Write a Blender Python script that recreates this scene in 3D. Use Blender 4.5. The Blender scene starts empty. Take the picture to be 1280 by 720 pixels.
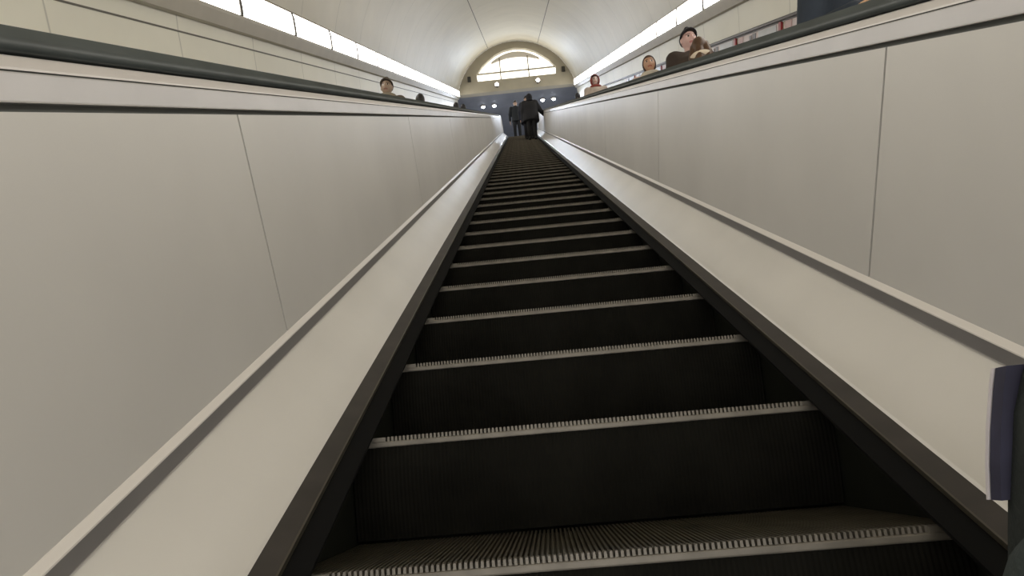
import bpy, bmesh, math, random
from mathutils import Vector, Matrix
random.seed(7)
C = bpy.context.scene.collection
TH = math.radians(30); c30, s30 = math.cos(TH), math.sin(TH)

# slope frame: X across, S along the incline, H perpendicular to it
def W(X, S, H): return Vector((X, S*c30 - H*s30, S*s30 + H*c30))

# ------------------------------------------------------------------ materials
def mat(name, col, rough=.5, metal=0., emit=0., ecol=None, noise=0., nscale=3., bump=0., bscale=40., spec=.5, stretch=None, coat=0.):
    m = bpy.data.materials.new(name); m.use_nodes = True
    nt = m.node_tree; b = nt.nodes['Principled BSDF']
    b.inputs['Base Color'].default_value = (*col, 1)
    b.inputs['Roughness'].default_value = rough
    b.inputs['Metallic'].default_value = metal
    b.inputs['Specular IOR Level'].default_value = spec
    if coat: b.inputs['Coat Weight'].default_value = coat
    tc = nt.nodes.new('ShaderNodeTexCoord'); mp = nt.nodes.new('ShaderNodeMapping')
    nt.links.new(tc.outputs['Object'], mp.inputs['Vector'])
    if stretch: mp.inputs['Scale'].default_value = stretch
    if noise:
        n = nt.nodes.new('ShaderNodeTexNoise'); n.inputs['Scale'].default_value = nscale
        n.inputs['Detail'].default_value = 4
        r = nt.nodes.new('ShaderNodeMapRange')
        r.inputs['From Min'].default_value = .3; r.inputs['From Max'].default_value = .7
        r.inputs['To Min'].default_value = 1-noise; r.inputs['To Max'].default_value = 1+noise
        mx = nt.nodes.new('ShaderNodeVectorMath'); mx.operation = 'SCALE'
        mx.inputs[0].default_value = col
        nt.links.new(mp.outputs[0], n.inputs['Vector']); nt.links.new(n.outputs['Fac'], r.inputs['Value'])
        nt.links.new(r.outputs[0], mx.inputs['Scale']); nt.links.new(mx.outputs[0], b.inputs['Base Color'])
    if bump:
        n2 = nt.nodes.new('ShaderNodeTexNoise'); n2.inputs['Scale'].default_value = bscale
        bp = nt.nodes.new('ShaderNodeBump'); bp.inputs['Strength'].default_value = bump; bp.inputs['Distance'].default_value = .01
        nt.links.new(mp.outputs[0], n2.inputs['Vector']); nt.links.new(n2.outputs['Fac'], bp.inputs['Height'])
        nt.links.new(bp.outputs[0], b.inputs['Normal'])
    if emit:
        b.inputs['Emission Color'].default_value = (*(ecol or col), 1)
        b.inputs['Emission Strength'].default_value = emit
    return m

M = {}
M['panel']  = mat('satin_panel', (.62,.60,.57), .42, .12, noise=.05, nscale=1.6, bump=.02, bscale=3)
M['apron']  = mat('apron_sheet', (.665,.64,.60), .30, .12, noise=.04, nscale=3, bump=.02, bscale=4)
M['trim']   = mat('trim_metal', (.33,.315,.31), .38, .6, noise=.05, nscale=8)
M['deck']   = mat('brushed_deck', (.50,.485,.485), .42, .45, noise=.06, nscale=4)
M['deckhi'] = mat('pale_deck', (.70,.66,.635), .4, .25)
M['gap']    = mat('dark_gap', (.05,.052,.048), .8)
M['groove'] = mat('groove_grey', (.13,.135,.125), .7)
M['trimhi'] = mat('trim_edge_lit', (.78,.74,.70), .3, .2)  # light caught by the upper bevel, put into a paler trim colour
M['rubber'] = mat('handrail_rubber', (.050,.058,.057), .36, 0, noise=.15, nscale=6, spec=.6)
M['skirt']  = mat('skirt_sheet', (.016,.017,.013), .55, 0, noise=.2, nscale=7, spec=.2)
M['cap']    = mat('skirt_cap', (.042,.036,.032), .5, .1, noise=.25, nscale=12)
M['lip']    = mat('skirt_lip', (.10,.09,.07), .4, .6)
M['brush']  = mat('bristles', (.004,.004,.004), .9, spec=.2)
M['tread']  = mat('tread_metal', (.085,.075,.055), .5, .5, noise=.3, nscale=14)
M['nose']   = mat('worn_nose', (.185,.168,.142), .5, .4, noise=.2, nscale=18)
M['riser']  = mat('riser_black', (.0100,.0096,.0078), .7, 0, noise=.3, nscale=6, spec=.03)
M['light']  = mat('diffuser_glow', (.95,.93,.88), .4, 0, emit=5.0, ecol=(1,.965,.90))
M['divider']= mat('light_divider', (.08,.075,.065), .6)
M['housing']= mat('cove_paint', (.50,.465,.40), .5, noise=.05, nscale=4)
M['bulk']   = mat('bulkhead_paint', (.42,.385,.31), .5, noise=.06, nscale=2)
M['lun']    = mat('lunette_glow', (.95,.93,.86), .4, 0, emit=1.15, ecol=(1,.965,.86))
M['frame']  = mat('bronze_frame', (.30,.27,.21), .5, .3)
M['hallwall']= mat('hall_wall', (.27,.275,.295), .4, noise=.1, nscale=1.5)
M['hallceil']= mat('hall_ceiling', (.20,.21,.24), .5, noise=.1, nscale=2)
M['floor']  = mat('stone_floor', (.22,.21,.20), .3, noise=.2, nscale=6)
M['lamp']   = mat('lamp_glow', (1,1,1), .4, 0, emit=14, ecol=(.86,.92,1))
M['lampw']  = mat('lamp_glow_warm', (1,1,1), .4, 0, emit=14, ecol=(1,.97,.92))
M['dark']   = mat('dark_plastic', (.03,.028,.025), .5)
M['seam']   = mat('seam_strip', (.13,.12,.10), .6)
M['rail']   = mat('poster_rail', (.055,.042,.038), .4)
M['poster'] = mat('poster_sheet', (.52,.42,.41), .3, noise=.12, nscale=3)
M['posterg']= mat('poster_grey', (.40,.40,.42), .3, noise=.1, nscale=4)
M['posterd']= mat('poster_dark_figure', (.10,.09,.10), .4)
M['posterp']= mat('poster_pink', (.52,.33,.31), .4)
M['red']    = mat('poster_red_frame', (.33,.03,.035), .4)

def vault_mat(nm='vault_paint', col=(.63,.59,.495)):
    m = mat(nm, col, .45, noise=.04, nscale=1.2, spec=.35)
    nt = m.node_tree; b = nt.nodes['Principled BSDF']
    # panel joints every 1.5 m along the incline, plus gentle unevenness of the enamel
    tc = nt.nodes.new('ShaderNodeTexCoord'); sx = nt.nodes.new('ShaderNodeSeparateXYZ')
    nt.links.new(tc.outputs['Object'], sx.inputs[0])
    a = nt.nodes.new('ShaderNodeMath'); a.operation = 'MULTIPLY'; a.inputs[1].default_value = c30
    d = nt.nodes.new('ShaderNodeMath'); d.operation = 'MULTIPLY_ADD'; d.inputs[1].default_value = s30
    nt.links.new(sx.outputs['Y'], a.inputs[0]); nt.links.new(sx.outputs['Z'], d.inputs[0]); nt.links.new(a.outputs[0], d.inputs[2])
    f = nt.nodes.new('ShaderNodeMath'); f.operation = 'PINGPONG'; f.inputs[1].default_value = .75
    nt.links.new(d.outputs[0], f.inputs[0])
    g = nt.nodes.new('ShaderNodeMapRange'); g.inputs['From Min'].default_value = 0.0; g.inputs['From Max'].default_value = .012
    g.inputs['To Min'].default_value = .62; g.inputs['To Max'].default_value = 1.0
    nt.links.new(f.outputs[0], g.inputs['Value'])
    src = b.inputs['Base Color'].links[0].from_socket
    mx = nt.nodes.new('ShaderNodeVectorMath'); mx.operation = 'SCALE'
    nt.links.new(src, mx.inputs[0]); nt.links.new(g.outputs[0], mx.inputs['Scale'])
    nt.links.new(mx.outputs[0], b.inputs['Base Color'])
    n = nt.nodes.new('ShaderNodeTexNoise'); n.inputs['Scale'].default_value = 1.3
    bp = nt.nodes.new('ShaderNodeBump'); bp.inputs['Strength'].default_value = .25; bp.inputs['Distance'].default_value = .06
    nt.links.new(tc.outputs['Object'], n.inputs['Vector']); nt.links.new(n.outputs['Fac'], bp.inputs['Height'])
    nt.links.new(bp.outputs[0], b.inputs['Normal'])
    return m
M['vault'] = vault_mat(); M['wall'] = vault_mat('wall_paint_brightened', (.84,.82,.72))  # walls: same paint as the vault, colour raised for light missing below the coves

# ------------------------------------------------------------------ object helpers
def tag(o, label=None, cat=None, group=None, kind=None):
    if label: o['label'] = label
    if cat: o['category'] = cat
    if group: o['group'] = group
    if kind: o['kind'] = kind
    return o
def empty(name, loc, label=None, cat=None, group=None, rz=0):
    o = bpy.data.objects.new(name, None); C.objects.link(o); o.location = loc; o.rotation_euler = (0,0,rz)
    o.empty_display_size = .1
    return tag(o, label, cat, group)
def link(name, me, m, parent=None, loc=None, smooth=False):
    o = bpy.data.objects.new(name, me); C.objects.link(o)
    if m is not None:
        for x in (m if isinstance(m, (list, tuple)) else [m]): me.materials.append(x)
    if parent is not None: o.parent = parent
    if loc is not None: o.location = loc
    if smooth:
        for p in me.polygons: p.use_smooth = True
    return o
def from_bm(name, bm, m, parent=None, loc=None, smooth=False):
    bmesh.ops.recalc_face_normals(bm, faces=bm.faces)
    me = bpy.data.meshes.new(name); bm.to_mesh(me); bm.free()
    return link(name, me, m, parent, loc, smooth)
def box(bm, x0, x1, y0, y1, z0, z1, bev=0):
    r = bmesh.ops.create_cube(bm, size=1)
    vs = r['verts']
    bmesh.ops.scale(bm, vec=(x1-x0, y1-y0, z1-z0), verts=vs)
    bmesh.ops.translate(bm, vec=((x0+x1)/2, (y0+y1)/2, (z0+z1)/2), verts=vs)
    if bev:
        es = list({e for v in vs for e in v.link_edges})
        bmesh.ops.bevel(bm, geom=es, offset=bev, segments=2, affect='EDGES', profile=.6)

# ------------------------------------------------------------------ escalator path (straight incline, crest, flat landing)
T0, RC = 25.6, 2.5
TA = RC*TH; T_END = T0 + TA + 1.6
def path(t):
    """slope-frame (S, H), normal (nS, nH)"""
    if t <= T0: return t, 0., 0., 1.
    cS, cH = T0, -RC
    a = min((t-T0)/RC, TH)
    S, H = cS + RC*math.sin(a), cH + RC*math.cos(a)
    nS, nH = math.sin(a), math.cos(a)
    e = t - T0 - a*RC
    return S + e*nH, H - e*nS, nS, nH
def tsamples(t0, t1):
    ts = [t0]
    for k in range(1, 9):
        t = T0 + TA*k/8 - TA/8
        if t0 < t < t1: ts.append(t)
    if t0 < T0+TA < t1: ts.append(T0+TA)
    ts.append(t1); return sorted(set(ts))
def sweep(name, prof, t0, t1, m, parent, base, cx=0., mirror=1, closed=True, smooth=False, step=None):
    bm = bmesh.new(); rows = []
    ts = tsamples(t0, t1)
    if step:
        k = int((t1-t0)/step)
        ts = sorted(set(ts + [t0 + i*step for i in range(1, k+1) if t0+i*step < t1-.01]))
    for t in ts:
        S, H, nS, nH = path(t)
        rows.append([bm.verts.new(W(cx + mirror*x, S + nS*h, H + nH*h) - base) for x, h in prof])
    n = len(prof); rng = n if closed else n-1
    for a, b in zip(rows, rows[1:]):
        for i in range(rng):
            j = (i+1) % n
            bm.faces.new((a[i], a[j], b[j], b[i]))
    if closed:
        bm.faces.new(rows[0]); bm.faces.new(rows[-1])
    return from_bm(name, bm, m, parent, smooth=smooth)

def sheet(pts, th):
    """closed profile: polyline thickened outward (+x/-h side)"""
    out = []
    for i, (x, h) in enumerate(pts):
        a = pts[max(0, i-1)]; b = pts[min(len(pts)-1, i+1)]
        dx, dh = b[0]-a[0], b[1]-a[1]; l = math.hypot(dx, dh)
        out.append((x + dh/l*th, h - dx/l*th))
    return list(pts) + out[::-1]

TS = -3.2
PANEL = 2.4; SEAM = .64
def balustrade(cx, s, label, group=None, outer=.86, detail=True):
    base = W(cx + s*.72, 0, -.4)
    r = empty('escalator_balustrade', base, label, 'balustrade', group)
    k = dict(parent=r, base=base, cx=cx, mirror=s)
    sweep('skirt_panel', [(.548,-.45),(.548,.034),(.560,.034),(.560,-.45)], TS, T_END, M['skirt'], **k)
    sweep('skirt_cap', [(.529,.033),(.529,.0405),(.571,.046),(.573,.034)], TS, T_END, M['cap'], **k)
    sweep('skirt_lip', [(.525,.034),(.525,.0425),(.529,.0425),(.529,.034)], TS, T_END, M['lip'], **k)
    sweep('skirt_brush', [(.548,.020),(.548,.031),(.530,.032),(.489,.019),(.489,.013),(.530,.022)], TS, T_END, M['brush'], **k)
    sweep('apron', sheet([(.572,.046),(.576,.051),(.711,.176),(.7165,.179)], .004), TS, T_END, M['apron'], **k)
    sweep('trim_strip', [(.7175,.176),(.709,.181),(.707,.184),(.707,.210),(.730,.210),(.730,.176)], TS, T_END, M['trim'], **k)
    sweep('trim_edge', [(.7065,.2105),(.7070,.2130),(.7170,.2235),(.730,.2235),(.730,.2105)], TS, T_END, M['trimhi'], **k)
    sweep('panel_backing', [(.7345,.20),(.752,.775),(.762,.775),(.745,.20)], TS, T_END, M['groove'], **k)
    # wall panels between seams
    edges = [TS]; e = SEAM - PANEL*2
    while e < T_END - .3:
        if e > TS: edges.append(e)
        e += PANEL
    edges.append(T_END)
    for a, b in zip(edges, edges[1:]):
        sweep('wall_panel', [(.7180,.2235),(.7350,.750),(.7450,.750),(.7280,.2235)], a+.004, b-.004, M['panel'], **k)
    sweep('lower_deck', [(.7330,.7615),(.7345,.764),(.7375,.799),(.7385,.801),(.7560,.801),(.7560,.7615)], TS, T_END, M['deck'], **k)
    sweep('deck_joint', [(.7405,.801),(.7405,.8035),(.7560,.8035),(.7560,.801)], TS, T_END, M['gap'], **k)
    sweep('upper_deck', [(.7385,.8035),(.7390,.807),(.7450,.8215),(.7480,.8235),(outer,.8235),(outer,.8035)], TS, T_END, M['deckhi'], **k)
    return r
def handrail(cx, s, label, group=None):
    base = W(cx + s*.78, 0, .83)
    prof = []
    x0, x1, h0, h1 = .741, .823, .8275, .8665
    def arc(px, ph, rx, rh, a0, a1, n=5):
        return [(px + rx*math.cos(math.radians(a0+(a1-a0)*i/n)), ph + rh*math.sin(math.radians(a0+(a1-a0)*i/n))) for i in range(n+1)]
    prof += arc(x0+.010, h0+.010, .010, .010, 270, 180) + [(x0+.001, h0+.018), (x0+.004, h0+.021), (x0+.014, h1-.006)] + arc(x0+.026, h1-.012, .012, .012, 140, 90, 3)
    prof += arc(x1-.026, h1-.012, .012, .012, 90, 40, 3) + [(x1-.014, h1-.006), (x1-.004, h0+.021), (x1-.001, h0+.018)] + arc(x1-.010, h0+.010, .010, .010, 0, -90)
    o = sweep('handrail', prof, TS, T_END, M['rubber'], None, base, cx, s, smooth=True)
    o.location = base
    # a T-shaped guide carries the belt on the deck
    sweep('handrail_guide', [(.762,.8236),(.762,.8285),(.802,.8285),(.802,.8236)], TS, T_END, M['gap'], o, base, cx, s)
    return tag(o, label, 'handrail', group)

D = 1.72
balustrade(0, -1, 'pale satin metal escalator balustrade left of the bare near steps')
balustrade(0,  1, 'pale satin metal escalator balustrade right of the bare near steps')
handrail(0, -1, 'black rubber handrail running up along the left balustrade of the near steps')
handrail(0,  1, 'black rubber handrail running up along the right balustrade of the near steps')

# ------------------------------------------------------------------ steps
def step_z(y):
    yA = T0*c30; zA = T0*s30
    if y <= yA: return y*math.tan(TH)
    d = min((y - yA), RC*s30)
    return zA + (math.sqrt(max(RC*RC - (RC*s30 - d)**2, 0)) - RC*c30)
TW = .544
def comb(bm, x0, x1, pitch, hgt, base, y0, y1, front=0.):
    """cleats of the tread as one comb-shaped strip, cut along the running direction"""
    n = int(round((x1-x0)/pitch)); prof = []
    for i in range(n):
        a = x0 + i*pitch
        prof += [(a, base), (a+pitch*.40, base), (a+pitch*.46, base+hgt), (a+pitch*.94, base+hgt)]
    prof += [(x0+n*pitch, base)]
    f = [bm.verts.new((x, y0 + (front if z > base+1e-6 else 0), z)) for x, z in prof]
    b = [bm.verts.new((x, y1, z)) for x, z in prof]
    for i in range(len(prof)-1): bm.faces.new((f[i], f[i+1], b[i+1], b[i]))
    # close the front of every cleat
    for i in range(n):
        q = f[i*4+1:i*4+4] + [f[i*4+4]]
        bm.faces.new((q[0], q[3], q[2], q[1]))
    return prof
def make_step(label, group):
    r = empty('escalator_step', (0,0,0), label, 'step', group)
    bm = bmesh.new()
    comb(bm, -TW+.002, TW-.002, .009, .0075, -.0075, .020, .428)
    box(bm, -TW, TW, .020, .428, -.028, -.0076)
    from_bm('tread', bm, M['tread'], r)
    bm = bmesh.new()
    comb(bm, -.468, .486, .009, .010, -.010, .003, .020, .0)
    box(bm, -TW, -.468, .001, .020, -.0105, -.0006, .001); box(bm, .486, TW, .001, .020, -.0105, -.0006, .001)
    box(bm, -TW, TW, -.001, .020, -.023, -.0101, .003)
    from_bm('nosing', bm, M['nose'], r)
    bm = bmesh.new()
    # curved, finely fluted riser
    n = 120; cols = []
    zs = [(-.020,.006),(-.07,.004),(-.12,.008),(-.17,.017),(-.2255,.030)]
    for i in range(2*n+1):
        x = -TW + i*(2*TW)/(2*n); off = .0010 if i % 2 else 0
        cols.append([bm.verts.new((x, y+off, z)) for z, y in zs])
    for a, b in zip(cols, cols[1:]):
        for i in range(len(zs)-1): bm.faces.new((a[i], b[i], b[i+1], a[i+1]))
    from_bm('riser', bm, M['riser'], r)
    return r
def dup(root, loc, label=None):
    r = root.copy(); C.objects.link(r); r.location = loc
    if label: r['label'] = label
    for ch in list(root.children):
        k = ch.copy(); C.objects.link(k); k.parent = r
    return r
ONES = ['','first','second','third','fourth','fifth','sixth','seventh','eighth','ninth','tenth','eleventh','twelfth','thirteenth',
        'fourteenth','fifteenth','sixteenth','seventeenth','eighteenth','nineteenth']
def ordinal(n):
    if n < 20: return ONES[n]
    t = {2:'twent',3:'thirt',4:'fort',5:'fift'}[n//10]
    return t+'ieth' if n % 10 == 0 else t+'y-'+ONES[n % 10]
NSTEP = 57
STEPG = 'steps of the escalator we ride'
first = make_step('x', STEPG)
proto = first
for k in range(-2, NSTEP):
    loc = (0, k*.4, step_z(k*.4))
    if k == -2: lab = 'black escalator step two below the nearest ribbed step, beneath the bag step'
    elif k == -1: lab = 'black escalator step under the dark bag, just below the nearest ribbed step'
    elif k == 0: lab = 'nearest black escalator step, its ribbed tread showing at the bottom of the picture'
    else: lab = 'black escalator step with pale worn nose, %s above the nearest step' % ordinal(k)
    if k == -2:
        proto.location = loc; proto['label'] = lab
    else: dup(proto, loc, lab)

# ------------------------------------------------------------------ neighbouring escalators
def side_escalator(cx, s, word):
    base = W(cx, 0, 0)
    r = empty('side_escalator', base, 'neighbouring escalator along the %s tunnel wall, hidden below its riders' % word, 'escalator')
    bm = bmesh.new(); prev = None
    for k in range(-4, NSTEP+1):
        y, z = k*.4, step_z(k*.4); z0 = step_z((k-1)*.4)
        for (yy, zz) in ((y, z0), (y, z)):
            row = [bm.verts.new((x, yy-base.y, zz-base.z)) for x in (-.545, .545)]
            if prev: bm.faces.new((prev[0], prev[1], row[1], row[0]))
            prev = row
    o = from_bm('steps', bm, M['tread'], r); o['kind'] = 'stuff'
    k = dict(parent=r, base=base, cx=cx)
    for m in (-1, 1):
        out = .86 if m == -s else .955
        sweep('apron', sheet([(.548,-.2),(.548,.04),(.573,.046),(.711,.176),(.7165,.179)], .004), TS, T_END, M['apron'], mirror=m, **k)
        sweep('wall_panel', [(.7165,.178),(.7350,.762),(.7450,.762),(.7280,.178)], TS, T_END, M['panel'], mirror=m, **k)
        sweep('upper_deck', [(.7330,.762),(.7450,.8215),(.7480,.8235),(out,.8235),(out,.79),(.745,.762)], TS, T_END, M['deck'], mirror=m, **k)
        sweep('handrail', [(.741,.836),(.747,.826),(.817,.826),(.823,.836),(.823,.852),(.808,.8665),(.756,.8665),(.741,.852)], TS, T_END, M['rubber'], mirror=m, smooth=False, **k)
    return r
side_escalator(-D, -1, 'left'); side_escalator(D, 1, 'right')

# ------------------------------------------------------------------ tunnel shell
RV, HC = 2.69, 1.41
YB = 24.37                                   # plane of the bulkhead closing the vault
def s_end(H): return (YB + H*s30)/c30
def vault_part(name, a0, a1, n, extra=None):
    bm = bmesh.new(); rows = []
    pts = []
    if extra and extra[0] == 'pre': pts += extra[1]
    for i in range(n+1):
        a = math.radians(a0 + (a1-a0)*i/n); pts.append((RV*math.cos(a), HC + RV*math.sin(a)))
    if extra and extra[0] == 'post': pts += extra[1]
    NS = 24
    for j in range(NS+1):
        row = []
        for X, H in pts:
            S = -3.4 + (s_end(H)+3.4)*j/NS
            row.append(bm.verts.new(W(X, S, H)))
        rows.append(row)
    for a, b in zip(rows, rows[1:]):
        for i in range(len(pts)-1): bm.faces.new((a[i], b[i], b[i+1], a[i+1]))
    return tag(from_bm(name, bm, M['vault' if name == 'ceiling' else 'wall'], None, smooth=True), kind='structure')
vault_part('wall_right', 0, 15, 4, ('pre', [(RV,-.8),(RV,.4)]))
vault_part('ceiling', 15, 165, 40)
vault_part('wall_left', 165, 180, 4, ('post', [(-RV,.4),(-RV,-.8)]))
# sloping slab below the escalators
bm = bmesh.new()
vs = [bm.verts.new(W(x, s, -.62)) for x, s in ((-RV,-3.4),(RV,-3.4),(RV,27.2),(-RV,27.2))]
bm.faces.new(vs)
tag(from_bm('floor', bm, M['gap']), kind='structure')
# longitudinal ceiling seams and wall seams
def strip(name, X, H, wdt, s0, s1, m):
    a = math.atan2(H-HC, X); bm = bmesh.new(); rows = []
    for S in (s0, s1):
        row = []
        for da, dr in ((-wdt/2/RV, .001), (-wdt/2/RV, -.006), (wdt/2/RV, -.006), (wdt/2/RV, .001)):
            r = RV + dr
            row.append(bm.verts.new(W(r*math.cos(a+da), S, HC + r*math.sin(a+da))))
        rows.append(row)
    for i in range(4): bm.faces.new((rows[0][i], rows[0][(i+1)%4], rows[1][(i+1)%4], rows[1][i]))
    bm.faces.new(rows[0]); bm.faces.new(rows[1])
    return tag(from_bm(name, bm, m), kind='structure')
strip('trim_1', -1.13, 3.86, .022, -3.4, 29.9, M['seam'])
strip('trim_2',  1.13, 3.86, .022, -3.4, 29.9, M['seam'])
strip('trim_3', -2.68, 1.60, .012, -3.4, 29.0, M['seam'])

# ------------------------------------------------------------------ strip lights in coves on both sides
def strip_light(s, word):
    base = W(s*2.60, 0, 1.9)
    r = empty('strip_light', base, 'long white strip light glowing in a cove along the %s tunnel wall' % word, 'light')
    def ext(name, prof, s0, s1, m):
        bm = bmesh.new()
        rows = [[bm.verts.new(W(s*x, S, h) - base) for x, h in prof] for S in (s0, s1)]
        n = len(prof)
        for i in range(n): bm.faces.new((rows[0][i], rows[0][(i+1)%n], rows[1][(i+1)%n], rows[1][i]))
        bm.faces.new(rows[0]); bm.faces.new(rows[1])
        return from_bm(name, bm, m, r)
    ext('cove', [(2.665,1.715),(2.600,1.715),(2.552,1.815),(2.545,1.845),(2.570,1.845),(2.640,1.9),(2.640,1.76)], -3.4, 28.95, M['housing'])
    ext('backplate', [(2.575,1.846),(2.585,2.085),(2.605,2.085),(2.605,1.846)], -3.4, 28.95, M['housing'])
    ext('top_edge', [(2.545,2.085),(2.545,2.102),(2.612,2.102),(2.612,2.085)], -3.4, 28.95, M['frame'])
    e = 5.5 - 1.5*7
    while e < 28.5:
        s1 = min(e+1.5, 28.95)
        if e > -3.4:
            ext('diffuser', [(2.548,1.847),(2.540,1.90),(2.540,2.03),(2.550,2.084),(2.573,2.084),(2.573,1.847)], e+.026, s1-.026, M['light'])
        if e > -3.3: ext('divider', [(2.534,1.842),(2.530,1.90),(2.530,2.03),(2.544,2.088),(2.56,2.088),(2.56,1.842)], e-.028, e+.028, M['divider'])
        e += 1.5
    return r
strip_light(-1, 'left'); strip_light(1, 'right')

# ------------------------------------------------------------------ bulkhead with the lit lunette
def zat(H): return s_end(H)*s30 + H*c30       # height of slope-frame H in the plane y = YB
ZB = zat(1.93)
LX, LZ0 = .05, zat(2.44)
arch = []                                     # outline of the lunette, ground up
for X, H in ((-1.76,2.44),(-1.80,2.76),(-1.52,3.10),(-1.22,3.34),(-.92,3.55),(-.5,3.72),(0,3.79),(.5,3.72),(.92,3.55),(1.22,3.34),(1.52,3.10),(1.80,2.76),(1.76,2.44)):
    arch.append((X+LX, zat(H)))
def fill_with_hole(outer, inner, y0, y1):
    bm = bmesh.new()
    es = []
    for loop in (outer, inner):
        vs = [bm.verts.new((x, y0, z)) for x, z in loop]
        es += [bm.edges.new((vs[i], vs[(i+1) % len(vs)])) for i in range(len(vs))]
    bmesh.ops.triangle_fill(bm, use_beauty=True, use_dissolve=False, edges=es)
    g = bmesh.ops.extrude_face_region(bm, geom=list(bm.faces))
    bmesh.ops.translate(bm, vec=(0, y1-y0, 0), verts=[v for v in g['geom'] if isinstance(v, bmesh.types.BMVert)])
    return bm
outer = []
a1 = math.degrees(math.asin((1.93-HC)/RV))
for i in range(33):
    a = math.radians(a1 + (180-2*a1)*i/32); X, H = (RV-.002)*math.cos(a), HC + (RV-.002)*math.sin(a)
    outer.append((X, zat(H)))
tag(from_bm('wall_back', fill_with_hole(outer, arch, YB, YB+.25), M['bulk']), kind='structure')
# lunette window: glowing glazing, transom, mullions, curved bar
wn = empty('window_1', (LX, YB+.15, LZ0), 'glowing half-round window high in the end wall above the escalators', 'window')
wn['kind'] = 'structure'
o0 = Vector((LX, YB+.15, LZ0))
bm = bmesh.new()
f = [bm.verts.new(Vector((x, YB+.16, z)) - o0) for x, z in arch]; b = [bm.verts.new(Vector((x, YB+.19, z)) - o0) for x, z in arch]
bm.faces.new(f); bm.faces.new(b)
for i in range(len(f)): bm.faces.new((f[i], f[(i+1)%len(f)], b[(i+1)%len(f)], b[i]))
from_bm('glazing', bm, M['lun'], wn)
def lbox(name, x0, x1, z0, z1, y0=YB+.10, y1=YB+.158):
    bm = bmesh.new(); box(bm, x0-o0.x, x1-o0.x, y0-o0.y, y1-o0.y, z0-o0.z, z1-o0.z, .008)
    return from_bm(name, bm, M['frame'], wn)
zt = zat(2.82)
lbox('transom', LX-1.78, LX+1.78, zt-.028, zt+.028)
for x in (-.66, .62): lbox('mullion', x-.024, x+.024, LZ0, zat(3.45))
bm = bmesh.new(); prev = None                 # broad curved bar under the top light
for i in range(17):
    x = -1.1 + 2.2*i/16; q = 1-(x/1.1)**2
    zc = zat(3.26) + .34*q; w = .05 + .10*q
    row = [bm.verts.new(Vector((x+LX, y, z)) - o0) for y, z in ((YB+.11, zc-w), (YB+.11, zc+w), (YB+.157, zc+w), (YB+.157, zc-w))]
    if prev:
        for j in range(4): bm.faces.new((prev[j], prev[(j+1)%4], row[(j+1)%4], row[j]))
    else: bm.faces.new(row)
    prev = row
bm.faces.new(prev)
M['bar'] = mat('arched_bar', (.74,.70,.66), .5)
from_bm('arched_bar', bm, M['bar'], wn)

def lathe(bm, prof, seg=20, axis='z'):
    rows = []
    for r, h in prof:
        row = []
        for i in range(seg):
            a = 2*math.pi*i/seg; p = (r*math.cos(a), r*math.sin(a), h)
            if axis == 'y': p = (p[0], p[2], p[1])
            row.append(bm.verts.new(p))
        rows.append(row)
    for a, b in zip(rows, rows[1:]):
        for i in range(seg): bm.faces.new((a[i], a[(i+1)%seg], b[(i+1)%seg], b[i]))
    bm.faces.new(rows[0]); bm.faces.new(rows[-1])
def spot_light(x, z, label):
    r = empty('wall_spotlight', (x, YB-.02, z), label, 'light', 'spotlights under the half-round window')
    bm = bmesh.new(); lathe(bm, [(.05,.02),(.05,-.03),(.085,-.06),(.10,-.16),(.095,-.165),(.085,-.12)], axis='y'); from_bm('lamp_body', bm, M['dark'], r, smooth=False)
    bm = bmesh.new(); lathe(bm, [(.004,-.185),(.055,-.178),(.08,-.155),(.082,-.13)], axis='y'); from_bm('bulb', bm, M['lampw'], r, smooth=True)
spot_light(-.86, zat(2.14), 'bright round spotlight on the end wall under the left half of the window')
spot_light(.98, zat(2.14), 'bright round spotlight on the end wall under the right half of the window')
def speaker(x, z, label):
    r = empty('loudspeaker', (x, YB, z), label, 'loudspeaker', 'loudspeakers on the end wall')
    bm = bmesh.new(); box(bm, -.075,.075,-.16,-.04,-.11,.11,.015); from_bm('speaker_box', bm, M['dark'], r)
    bm = bmesh.new(); box(bm, -.02,.02,-.045,.0,-.03,.03); from_bm('bracket', bm, M['frame'], r)
speaker(-2.08, zat(2.52), 'small dark loudspeaker on the end wall left of the glowing window')
speaker(2.16, zat(2.55), 'small dark loudspeaker on the end wall right of the glowing window')

# ------------------------------------------------------------------ upper hall
ZF = step_z(30.)
bm = bmesh.new(); box(bm, -4.5, 4.5, 22.86, 33, ZF-.3, ZF-.002); tag(from_bm('floor', bm, M['floor']), kind='structure')
bm = bmesh.new(); box(bm, -4.5, 4.5, YB+.25, 33, ZB, ZB+.3); tag(from_bm('ceiling', bm, M['hallceil']), kind='structure')
bm = bmesh.new(); box(bm, -4.5, 4.5, 33, 33.3, ZF-.3, ZB+.3); tag(from_bm('wall_back', bm, M['hallwall']), kind='structure')
for s, w in ((-1,'left'), (1,'right')):
    bm = bmesh.new(); x0, x1 = sorted((s*4.5, s*4.8)); box(bm, x0, x1, YB+.25, 33, ZF-.3, ZB+.3); tag(from_bm('wall_'+w, bm, M['hallwall']), kind='structure')
    bm = bmesh.new(); x0, x1 = sorted((s*RV, s*4.8)); box(bm, x0, x1, YB, YB+.25, ZF-.3, ZB+.3); tag(from_bm('wall_front', bm, M['hallwall']), kind='structure')
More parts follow.
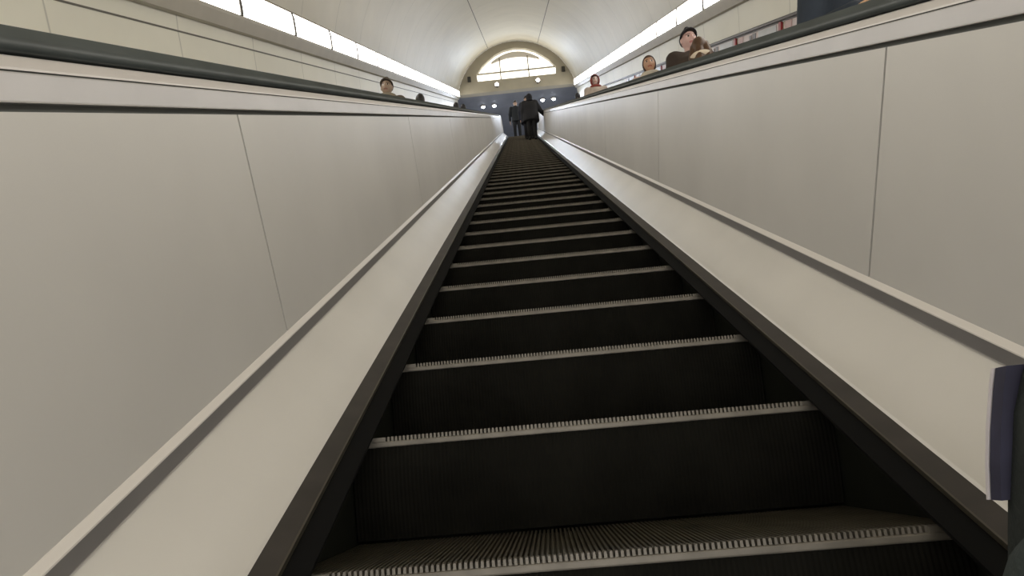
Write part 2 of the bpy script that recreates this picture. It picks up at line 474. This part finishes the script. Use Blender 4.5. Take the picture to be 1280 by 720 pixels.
for x, y, lab in ((-1.62, 25.47, 'small cool ceiling downlight in the upper hall, leftmost of four'),
                  (-1.10, 25.47, 'small cool ceiling downlight in the upper hall, second from the left'),
                  (1.15, 25.40, 'small cool ceiling downlight in the upper hall, third from the left'),
                  (1.66, 25.40, 'small cool ceiling downlight in the upper hall, rightmost of four')):
    r = empty('downlight', (x, y, ZB), lab, 'light', 'downlights in the upper hall')
    bm = bmesh.new(); lathe(bm, [(.11,0),(.11,-.05),(.09,-.06),(.085,-.02)]); from_bm('rim', bm, M['frame'], r)
    bm = bmesh.new(); lathe(bm, [(.084,-.02),(.08,-.07),(.05,-.10),(.005,-.11)]); from_bm('bulb', bm, M['lamp'], r, smooth=True)

# ------------------------------------------------------------------ dark rail and posters on the right wall
def wall_x(H): return math.sqrt(max(RV**2-(max(H,HC)-HC)**2, 0))
bm = bmesh.new(); rows = []
for S in (1.5, 20.0):
    rows.append([bm.verts.new(W(x, S, h)) for x, h in ((2.69,1.365),(2.655,1.365),(2.65,1.375),(2.65,1.395),(2.655,1.402),(2.69,1.402))])
for i in range(6): bm.faces.new((rows[0][i], rows[0][(i+1)%6], rows[1][(i+1)%6], rows[1][i]))
bm.faces.new(rows[0]); bm.faces.new(rows[1])
tag(from_bm('trim_4', bm, M['rail']), kind='structure')
def poster(S0, label):
    base = W(2.688, S0, .84)
    r = empty('poster', base, label, 'poster', 'posters along the right tunnel wall')
    def pl(name, s0, s1, h0, h1, x, m, t=.012):
        bm = bmesh.new(); v = []
        for X in (x, x+t):
            v.append([bm.verts.new(W(X, S, H) - base) for S, H in ((s0,h0),(s1,h0),(s1,h1),(s0,h1))])
        for i in range(4): bm.faces.new((v[0][i], v[0][(i+1)%4], v[1][(i+1)%4], v[1][i]))
        bm.faces.new(v[0]); bm.faces.new(v[1]); return from_bm(name, bm, m, r)
    pl('sheet', S0+.03, S0+1.30, .86, 1.355, 2.672, M['poster'])
    pl('grey_field', S0+.10, S0+.62, .90, 1.345, 2.668, M['posterg'], .003)
    pl('dark_figure', S0+.70, S0+.80, .92, 1.34, 2.667, M['posterd'], .004)
    pl('dark_figure', S0+.84, S0+.90, .92, 1.33, 2.667, M['posterd'], .004)
    pl('pink_field', S0+1.12, S0+1.29, .88, 1.35, 2.667, M['posterp'], .004)
    pl('frame', S0-.03, S0+.03, .84, 1.36, 2.662, M['red'], .022)
    pl('frame_top', S0+.03, S0+1.35, 1.352, 1.364, 2.664, M['rail'], .02)
for i in range(9):
    poster(3.37 + 1.41*i, 'pink and grey wall poster with red edge under dark rail, %s from the near end' % ordinal(i+1))

# ------------------------------------------------------------------ people
DG = bpy.context.evaluated_depsgraph_get
def capsule(bm, p, q, r0, r1, seg=14):
    p, q = Vector(p), Vector(q); d = q-p; L = d.length
    if L < 1e-6: return
    rot = Vector((0,0,1)).rotation_difference(d).to_matrix()
    rings = []
    for a in (-75,-45,-15): rings.append((r0*math.cos(math.radians(a)), r0*math.sin(math.radians(a))))
    for t in (0,.25,.5,.75,1): rings.append((r0+(r1-r0)*t, L*t))
    for a in (15,45,75): rings.append((r1*math.cos(math.radians(a)), L+r1*math.sin(math.radians(a))))
    rows = []
    for r, h in rings:
        rows.append([bm.verts.new(p + rot @ Vector((r*math.cos(2*math.pi*i/seg), r*math.sin(2*math.pi*i/seg), h))) for i in range(seg)])
    for a, b in zip(rows, rows[1:]):
        for i in range(seg): bm.faces.new((a[i], a[(i+1)%seg], b[(i+1)%seg], b[i]))
    bm.faces.new(rows[0][::-1]); bm.faces.new(rows[-1])
def chain(bm, pts, rs):
    for i in range(len(pts)-1): capsule(bm, pts[i], pts[i+1], rs[i], rs[i+1])
def loft(bm, rings, seg=22, close=True):
    rows = [[bm.verts.new((cx + rx*math.cos(2*math.pi*i/seg), cy + ry*math.sin(2*math.pi*i/seg), z)) for i in range(seg)] for (z, cx, cy, rx, ry) in rings]
    for a, b in zip(rows, rows[1:]):
        for i in range(seg): bm.faces.new((a[i], a[(i+1)%seg], b[(i+1)%seg], b[i]))
    if close: bm.faces.new(rows[0][::-1]); bm.faces.new(rows[-1])
HZ, HY = 1.625, -.012                         # head centre for a 1.75 m figure facing -Y
def head(bm, sc=1., off=0., seg=40, ring=30, zmin=-2, hair=False):
    g = lambda d, c, s: math.exp(-((d-Vector(c).normalized()).length/s)**2)
    rows = []
    for j in range(ring+1):
        th = math.pi*j/ring; row = []
        for i in range(seg):
            ph = 2*math.pi*i/seg
            d = Vector((math.sin(th)*math.cos(ph), math.sin(th)*math.sin(ph), math.cos(th)))
            x, y, z = d.x*.076, d.y*.096, d.z*.122
            if d.z < 0:
                x *= 1-.28*(-d.z)**1.5
                if d.y > 0: y *= 1-.30*(-d.z)
            if d.y < 0: y *= 1-.05*abs(d.z)
            k = 0
            if not hair:
                k += .024*g(d, (0,-1,-.20), .20) + .010*g(d, (0,-1,0), .16)                 # nose, bridge
                k -= .011*(g(d, (.40,-.9,.06), .20) + g(d, (-.40,-.9,.06), .20))             # eye sockets
                k += .005*g(d, (0,-1,.24), .40) + .006*g(d, (.15,-.9,-.52), .18) + .006*g(d, (-.15,-.9,-.52), .18)
                k += .010*g(d, (0,-.72,-.80), .30)                                           # chin
                k += .005*(g(d, (.6,-.75,-.22), .3) + g(d, (-.6,-.75,-.22), .3))              # cheeks
            v = Vector((x, y, z)) + d*(k+off)
            row.append(bm.verts.new(v*sc + Vector((0, HY, HZ))))
        rows.append(row)
    for a, b in zip(rows, rows[1:]):
        for i in range(seg): bm.faces.new((a[i], b[i], b[(i+1)%seg], a[(i+1)%seg]))
    if not hair:
        for s in (-1, 1):                      # ears
            capsule(bm, (s*.078, HY+.012, HZ+.02), (s*.080, HY+.006, HZ-.022), .014, .010, 8)
    bmesh.ops.remove_doubles(bm, verts=bm.verts, dist=1e-5)
def hand(bm, wrist, elbow, s, curl=.35, palm_to=None):
    """palm, four unequal bent fingers and a thumb off the side of the palm"""
    w = Vector(wrist); a = (w-Vector(elbow)).normalized()
    side = Vector((s, 0, 0)); side = (side - a*side.dot(a))
    if side.length < .2: side = Vector((0,-1,0)) - a*(-a.y)
    side.normalize(); nrm = a.cross(side).normalized()
    if nrm.z > 0: nrm = -nrm                   # fingers curl down / inward
    across = Vector((0,-1,0)) - a*(-a.y) if abs(a.y) < .8 else side
    across.normalize(); nrm = a.cross(across).normalized()
    if nrm.dot(Vector((-s, 0, -1))) < 0: nrm = -nrm
    for k, (o, L) in enumerate(((.030,.072),(.010,.080),(-.010,.075),(-.030,.060))):
        b0 = w + a*.02 + across*o*.6; b1 = w + a*.092 + across*o
        capsule(bm, b0, b1, .015, .0125, 10)
        d1 = (a + nrm*curl).normalized(); d2 = (a + nrm*curl*2.6).normalized()
        m = b1 + d1*L*.5; e = m + d2*L*.5
        capsule(bm, b1, m, .0095, .0088, 8); capsule(bm, m, e, .0088, .0075, 8)
    t0 = w + a*.030 + across*.024; t1 = t0 + (a*.6+across*.8+nrm*.3).normalized()*.042; t2 = t1 + (a*.9+across*.35+nrm*.4).normalized()*.034
    capsule(bm, t0, t1, .013, .0105, 8); capsule(bm, t1, t2, .0105, .0085, 8)
def fuse(bm, voxel, smooth=3, fac=.5):
    me = bpy.data.meshes.new('tmp'); bmesh.ops.recalc_face_normals(bm, faces=bm.faces); bm.to_mesh(me); bm.free()
    ob = bpy.data.objects.new('tmp', me); C.objects.link(ob)
    r = ob.modifiers.new('r', 'REMESH'); r.mode = 'VOXEL'; r.voxel_size = voxel
    sm = ob.modifiers.new('s', 'SMOOTH'); sm.iterations = smooth; sm.factor = fac
    dg = DG(); out = bpy.data.meshes.new_from_object(ob.evaluated_get(dg))
    bpy.data.objects.remove(ob); bpy.data.meshes.remove(me)
    for p in out.polygons: p.use_smooth = True
    return out
SKIN = {}
def skin(col):
    if col not in SKIN:
        SKIN[col] = [mat('skin', col, .5, noise=.05, nscale=20), mat('lips', (col[0]*.75, col[1]*.45, col[2]*.45), .45),
                     mat('eye_white', (.7,.68,.65), .3), mat('iris', (.03,.02,.015), .2), mat('brow', (.05,.032,.022), .8)]
    return SKIN[col]
CLOTH = {}
def cloth(col, rough=.85):
    if col not in CLOTH: CLOTH[col] = mat('cloth', col, rough, noise=.12, nscale=9, bump=.25, bscale=60)
    return CLOTH[col]
ARMS = dict(
    down=lambda s: [(s*.185,.0,1.405),(s*.255,.02,1.13),(s*.262,-.06,.88)],
    bent=lambda s: [(s*.185,.0,1.405),(s*.25,.03,1.13),(s*.16,-.22,1.08)],
    rail=lambda s: [(s*.185,.0,1.405),(s*.32,-.06,1.17),(s*.47,-.20,1.03)],
    railhigh=lambda s: [(s*.185,.0,1.405),(s*.33,-.14,1.24),(s*.43,-.33,1.14)],
    hug=lambda s: [(s*.185,.0,1.405),(s*.27,-.12,1.19),(s*.10,-.32,1.26)],
    raised=lambda s: [(s*.185,.0,1.405),(s*.27,-.03,1.15),(s*.22,-.24,1.32)],
)
def person(name_label, px, step_y, X, height, rz, coat=(.02,.02,.025), trousers=(.02,.02,.025), skin_col=(.55,.36,.27), hair=(.03,.02,.015),
           hairstyle='short', hat=None, scarf=None, arms=('down','down'), bulk=1.0, coat_len=.78, hood=None, group=None, z=None, stride=0.):
    zt = step_z(math.floor(step_y/.4+1e-6)*.4) if z is None else z
    r = empty('person', (X, step_y, zt), name_label, 'person', group, rz)
    r.scale = (height/1.75,)*3
    hipz = .93
    legs = []
    for s in (-1, 1):
        f = stride*s
        legs.append([(s*.085, .0, hipz), (s*.095, -.015 - f*.5, .50), (s*.10, .015 - f, .085)])
    A = {-1: ARMS[arms[0]](-1), 1: ARMS[arms[1]](1)}
    # body: one continuous skin surface
    bm = bmesh.new(); head(bm)
    capsule(bm, (0,.012,1.42), (0,.0,1.57), .058, .054)
    loft(bm, [(.86,0,0,.13,.10),(.93,0,0,.165,.115),(1.05,0,0,.145,.10),(1.18,0,-.005,.15,.105),(1.30,0,-.005,.17,.115),(1.39,0,.0,.165,.10),(1.45,0,.005,.09,.07)])
    for L in legs:
        chain(bm, L, [.083,.056,.040])
        a = Vector(L[2]); capsule(bm, a+Vector((0,.035,-.045)), a+Vector((0,-.13,-.055)), .036, .026)
    for s in (-1, 1):
        capsule(bm, (s*.10,0,1.40), A[s][0], .06, .058); chain(bm, A[s], [.052,.040,.028]); hand(bm, A[s][2], A[s][1], s)
    me = fuse(bm, .0085)
    for m in skin(skin_col): me.materials.append(m)
    for p in me.polygons:
        cpt = p.center
        if cpt.y < HY-.05 and cpt.z > HZ-.12:
            x, zz = abs(cpt.x), cpt.z-HZ
            if x < .026 and abs(zz+.064) < .009: p.material_index = 1
            d = math.hypot((x-.031)/1.35, zz-.008)
            if d < .0095: p.material_index = 3 if abs(x-.031) < .008 else 2
            if abs(x-.032) < .022 and abs(zz-.031+(x-.032)**2*4) < .0055: p.material_index = 4
    link('body', me, None, r)
    # coat
    b = bulk
    bm = bmesh.new()
    loft(bm, [(coat_len,0,0,.205*b,.155*b),(coat_len+.02,0,0,.21*b,.16*b),(.95,0,0,.205*b,.155*b),(1.10,0,-.005,.19*b,.145*b),(1.25,0,-.005,.20*b,.15*b),(1.36,0,.0,.195*b,.135*b),(1.44,0,.005,.13,.095),(1.485,0,.005,.078,.072)])
    for s in (-1, 1):
        p = [Vector(v) for v in A[s]]; cuff = p[1] + (p[2]-p[1])*.93
        capsule(bm, (s*.09,0,1.385), p[0], .085*b, .083*b); chain(bm, [p[0], p[1], cuff], [.078*b,.064*b,.050*b])
    link('coat', fuse(bm, .014, 4), cloth(coat), r)
    bm = bmesh.new()
    loft(bm, [(.80,0,0,.16,.12),(.90,0,0,.178,.128),(1.0,0,0,.16,.115)])
    for L in legs: chain(bm, [L[0], L[1], (L[2][0], L[2][1], .10)], [.098,.072,.062])
    link('trousers', fuse(bm, .014, 3), cloth(trousers), r)
    for L in legs:
        a = Vector(L[2]); bm = bmesh.new()
        capsule(bm, a+Vector((0,.04,-.040)), a+Vector((0,-.02,-.040)), .044, .046); capsule(bm, a+Vector((0,-.02,-.042)), a+Vector((0,-.15,-.052)), .045, .032)
        capsule(bm, a+Vector((0,.012,-.02)), a+Vector((0,.015,.03)), .048, .050)
        for v in bm.verts: v.co.z = max(v.co.z, .001)
        link('shoe', fuse(bm, .01, 2), cloth((.018,.016,.015), .5), r)
    # hair as a shell over the back and top of the head
    if hairstyle:
        bm = bmesh.new(); head(bm, off=.013, hair=True)
        lim = {'short': -.02, 'bob': -.14, 'long': -.11}[hairstyle]
        kill = []
        for v in bm.verts:
            d = v.co - Vector((0, HY, HZ))
            face = d.y < -.035 and d.z < .062
            low = d.z < lim or (d.y < .01 and d.z < lim+.05 and hairstyle == 'short')
            if face or low: kill.append(v)
        bmesh.ops.delete(bm, geom=kill, context='VERTS')
        g = bmesh.ops.solidify(bm, geom=list(bm.faces), thickness=.012)
        if hairstyle == 'long':
            for s in (-1, 0, 1):
                chain(bm, [(s*.062, HY+.05-abs(s)*.03, HZ+.02), (s*.078, HY+.085-abs(s)*.04, HZ-.12), (s*.085, HY+.150-abs(s)*.04, HZ-.30)], [.040,.055,.050])
        link('hair', fuse(bm, .009, 3), cloth(hair, .5), r)
    if hat:
        bm = bmesh.new(); head(bm, off=.021, hair=True)
        kill = [v for v in bm.verts if (v.co.z-HZ) < .035 - .40*(v.co.y-HY)]
        bmesh.ops.delete(bm, geom=kill, context='VERTS'); bmesh.ops.solidify(bm, geom=list(bm.faces), thickness=.012)
        for i in range(20):
            a0, a1_ = 2*math.pi*i/20, 2*math.pi*(i+1)/20
            f = lambda a: Vector((.086*math.cos(a), HY+.106*math.sin(a), HZ+.045-.40*.106*math.sin(a)))
            capsule(bm, f(a0), f(a1_), .011, .011, 8)
        capsule(bm, (0,HY,HZ+.13), (0,HY,HZ+.142), .05, .035)
        link('beanie', fuse(bm, .009, 3), cloth(hat), r)
    if scarf:
        bm = bmesh.new()
        for i in range(18):
            a0, a1_ = 2*math.pi*i/18, 2*math.pi*(i+1)/18
            f = lambda a: Vector((.098*math.cos(a), .004+.092*math.sin(a), 1.475+.015*math.sin(a)))
            capsule(bm, f(a0), f(a1_), .042, .042, 10)
        link('scarf', fuse(bm, .012, 3), cloth(scarf), r)
    if hood:
        bm = bmesh.new(); head(bm, sc=1.0, off=.034, hair=True)
        kill = [v for v in bm.verts if v.co.y < HY-.055 and abs(v.co.x) < .075 and v.co.z < HZ+.095]
        bmesh.ops.delete(bm, geom=kill, context='VERTS'); bmesh.ops.solidify(bm, geom=list(bm.faces), thickness=.014)
        for i in range(18):
            a0, a1_ = 2*math.pi*i/18, 2*math.pi*(i+1)/18
            f = lambda a: Vector((.105*math.cos(a), .012+.092*math.sin(a), 1.475+.01*math.sin(a)))
            capsule(bm, f(a0), f(a1_), .035, .035, 8)
        link('hood', fuse(bm, .011, 3), cloth(hood), r)
    return r
PI = math.pi
CAMS = Vector((-.096, -.887, .679))
CAMR = [(.995,.008,-.099),(-.093,-.255,-.963),(-.033,.967,-.253)]; FPX = 805.13
def top_at(px, X):
    """slope-frame point on the sight line through pixel px (1280x720) at lateral position X"""
    u = ((px[0]-640)/FPX, (px[1]-360)/FPX, 1.)
    d = Vector([sum(CAMR[i][j]*u[i] for i in range(3)) for j in range(3)])
    t = (X-CAMS.x)/d.x; return CAMS + d*t
def stand(label, toppx, X, rz, **kw):
    """head top on that sight line; the feet on the tread right below"""
    best = None
    for i in range(-60, 61):
        x = X*(1 + i*.003); w = W(*top_at(toppx, x)); f = w.y/.4 - math.floor(w.y/.4)
        if .33 < f < .76 and (best is None or abs(i) < best[0]): best = (abs(i), x, w)
    _, X, w = best
    k = math.floor(w.y/.4); zt = step_z(k*.4); y = w.y + (.012 if abs(rz) > 1.5 else -.012)
    extra = .02 if kw.get('hat') or kw.get('hood') else .005
    return person(label, toppx, y, X, w.z-zt-extra, rz, **kw)

# ahead of us on our own steps, seen from behind
BLK, NAV = (.014,.014,.018), (.020,.024,.040)
person('person in a bulky black coat ahead, right hand on the right handrail', None, 16.85, .33, 1.60, PI, coat=BLK, trousers=(.012,.012,.014), hair=(.012,.01,.009), hairstyle='bob', hood=BLK, bulk=1.34, coat_len=.70, arms=('rail','down'))
person('person in a dark navy coat close beside the bulky black coat, farther up', None, 17.70, .25, 1.62, PI, coat=NAV, trousers=(.012,.012,.016), hair=(.012,.01,.009), hairstyle='short', bulk=1.25, coat_len=.66, arms=('down','down'))
person('slim person in black standing alone at the top of the steps', None, 23.12, -.13, 1.84, PI, coat=(.012,.016,.022), trousers=(.012,.014,.02), hairstyle='short', z=ZF, bulk=.92, arms=('down','down'))
# riders of the right-hand escalator, coming down towards us
stand('person in a black beanie and dark brown jacket on the right escalator', (858,39), 1.86, .12, coat=(.045,.030,.022), hat=(.018,.016,.02), skin_col=(.62,.40,.36), arms=('down','rail'), bulk=1.15)
stand('person with long auburn hair and cream collar close in front of the black beanie', (873,46), 1.80, PI*.86, coat=(.66,.52,.38), hair=(.085,.040,.018), hairstyle='long', trousers=(.03,.03,.05), scarf=(.70,.60,.47), arms=('down','bent'))
stand('person with brown hair and pale top left of the black beanie, above right handrail', (810,72), 1.50, -.15, coat=(.74,.55,.50), skin_col=(.52,.30,.19), hair=(.055,.028,.015), hairstyle='bob', trousers=(.05,.05,.09), arms=('down','rail'), scarf=(.62,.56,.46))
stand('person in a red hood and pale coat farther up the right escalator', (743,95), 1.80, 0, coat=(.50,.42,.36), hood=(.28,.06,.045), skin_col=(.60,.45,.40), hairstyle='short', arms=('down','down'))
stand('person in black, only the dark head showing near the top of the right escalator', (722,116), 1.72, PI, coat=(.015,.015,.025), hair=(.012,.012,.018), hairstyle='bob', arms=('down','down'))
person('person in a navy jacket, head out of the picture at the top right edge', None, 1.75, 1.66, 1.80, .1, coat=(.020,.028,.042), trousers=(.03,.03,.05), hair=(.03,.02,.015), arms=('bent','raised'), skin_col=(.60,.38,.22), bulk=1.0)
# riders of the left-hand escalator
stand('person in a brown beanie and olive coat above the left handrail', (484,100), -1.72, 0, coat=(.11,.085,.055), hat=(.07,.055,.04), scarf=(.26,.22,.16), skin_col=(.32,.23,.165), arms=('down','down'))
stand('person with dark hair showing just above the left handrail', (525,117), -1.72, PI, coat=(.03,.03,.03), hair=(.018,.014,.012), hairstyle='bob', arms=('down','down'))
stand('dark-haired person near the top of the left escalator, the lower of two', (570,128), -1.80, PI, coat=(.02,.02,.03), hair=(.014,.012,.014), hairstyle='bob', arms=('down','down'))
stand('dark-haired person near the top of the left escalator, the higher of two', (579,130), -1.62, PI, coat=(.02,.02,.03), hair=(.014,.012,.014), hairstyle='bob', arms=('down','down'))

# ------------------------------------------------------------------ dark travel bag on the step at our right
def bag():
    base = Vector((.428, -.305, step_z(-.4)))
    r = empty('travel_bag', base, 'dark soft travel bag with a navy strap at the right edge', 'bag')
    fab = mat('bag_fabric', (.018,.023,.020), .75, noise=.3, nscale=14, bump=.3, bscale=90)
    nav = mat('bag_strap', (.035,.034,.060), .6, noise=.2, nscale=20); pale = mat('bag_piping', (.62,.58,.60), .5)
    lo = mat('bag_pocket_fabric', (.045,.058,.056), .75, noise=.25, nscale=14, bump=.3, bscale=90)
    bm = bmesh.new()
    seg = 28; rows = []
    ring_ = [(0,.046,.062),(.012,.052,.070),(.10,.060,.075),(.30,.064,.076),(.385,.063,.074),(.425,.056,.066),(.455,.038,.052),(.472,.018,.030)]
    for z, sx, sy in ring_:
        oy = -.45*z
        row = []
        for i in range(seg):
            a = 2*math.pi*i/seg; ca, sa = math.cos(a), math.sin(a)
            q = (abs(ca)**4 + abs(sa)**4)**-.25
            row.append(bm.verts.new((sx*ca*q, sy*sa*q + oy, z)))
        rows.append(row)
    for a, b in zip(rows, rows[1:]):
        for i in range(seg): bm.faces.new((a[i], a[(i+1)%seg], b[(i+1)%seg], b[i]))
    bm.faces.new(rows[0][::-1]); bm.faces.new(rows[-1])
    from_bm('bag_body', bm, fab, r, smooth=True)
    def band(name, x, w, m, zs, t=.004):
        bm = bmesh.new(); prev = None
        for z, y, xx in zs:
            row = [bm.verts.new(v) for v in ((xx-t, y-w/2, z), (xx-t, y+w/2, z), (xx, y+w/2, z), (xx, y-w/2, z))]
            if prev:
                for j in range(4): bm.faces.new((prev[j], prev[(j+1)%4], row[(j+1)%4], row[j]))
            else: bm.faces.new(row)
            prev = row
        bm.faces.new(prev); return from_bm(name, bm, m, r)
    zz = (.30,.335,.37,.41,.43); xs = (-.048,-.050,-.050,-.048,-.046)
    band('strap', 0, .016, nav, [(z, .058-.45*z, x) for z, x in zip(zz, xs)], .021)
    band('strap_piping', 0, .004, pale, [(z, .070-.45*z, x-.001) for z, x in zip(zz, xs)], .021)
    bm = bmesh.new(); hp = [(0, -.45*.46 + .035*math.cos(math.pi*i/8), .455 + .045*math.sin(math.pi*i/8)) for i in range(9)]
    chain(bm, hp, [.006]*9); from_bm('carry_handle', bm, nav, r, smooth=True)
    bm = bmesh.new()
    lathe_rows = []
    for i in range(9):
        a = math.pi*i/8
        lathe_rows.append([bm.verts.new((-.052 - .030*math.sin(a)*math.cos(b), .062*math.sin(b)*math.sin(a) + .008 - .45*(.16-.12*math.cos(a)), .16 - .12*math.cos(a))) for b in [math.pi*(k/10-.5) for k in range(11)]])
    for a, b in zip(lathe_rows, lathe_rows[1:]):
        for i in range(10): bm.faces.new((a[i], a[i+1], b[i+1], b[i]))
    bmesh.ops.remove_doubles(bm, verts=bm.verts, dist=1e-5)
    from_bm('side_pocket', bm, lo, r, smooth=True)
bag()

# ------------------------------------------------------------------ lights
def area(name, loc, rot, sx, sy, power, col):
    l = bpy.data.lights.new(name, 'AREA'); l.shape = 'RECTANGLE'; l.size = sx; l.size_y = sy; l.energy = power; l.color = col
    o = bpy.data.objects.new(name, l); C.objects.link(o); o.location = loc; o.rotation_euler = rot; return o
for x in (-1.62, -1.10, 1.15, 1.66):
    l = bpy.data.lights.new('downlight_beam', 'SPOT'); l.energy = 230; l.color = (.80,.87,1); l.spot_size = math.radians(150); l.spot_blend = .6; l.shadow_soft_size = .08
    o = bpy.data.objects.new('downlight_beam', l); C.objects.link(o); o.location = (x, 25.45, ZB-.13)
for x in (-.86, .98):
    l = bpy.data.lights.new('spotlight_beam', 'SPOT'); l.energy = 30; l.color = (.66,.80,1); l.spot_size = math.radians(140); l.spot_blend = .7; l.shadow_soft_size = .08
    o = bpy.data.objects.new('spotlight_beam', l); C.objects.link(o); o.location = (x, YB-.24, zat(2.14)); o.rotation_euler = (math.radians(-62), 0, 0)
w = bpy.data.worlds.new('World'); bpy.context.scene.world = w; w.use_nodes = True
w.node_tree.nodes['Background'].inputs[0].default_value = (.9,.88,.84,1); w.node_tree.nodes['Background'].inputs[1].default_value = 1.5

# ------------------------------------------------------------------ camera
cam = bpy.data.cameras.new('camera'); co = bpy.data.objects.new('camera', cam); C.objects.link(co)
cam.sensor_width = 36; cam.lens = 36*FPX/1280; cam.clip_start = .02; cam.clip_end = 200
T = Matrix(((1,0,0),(0,c30,-s30),(0,s30,c30)))
cols = [T @ Vector(CAMR[0]), -(T @ Vector(CAMR[1])), -(T @ Vector(CAMR[2]))]
R = Matrix((cols[0], cols[1], cols[2])).transposed()
q = R.to_quaternion(); q.normalize()
co.rotation_mode = 'QUATERNION'; co.rotation_quaternion = q; co.location = W(*CAMS)
sc = bpy.context.scene; sc.camera = co
sc.view_settings.view_transform = 'Standard'; sc.view_settings.look = 'None'; sc.view_settings.gamma = 1
sc.view_settings.use_curve_mapping = False; sc.view_settings.exposure = 0.75
sc.cycles.use_denoising = True; sc.cycles.max_bounces = 8; sc.cycles.diffuse_bounces = 5
sc.cycles.sample_clamp_indirect = 6
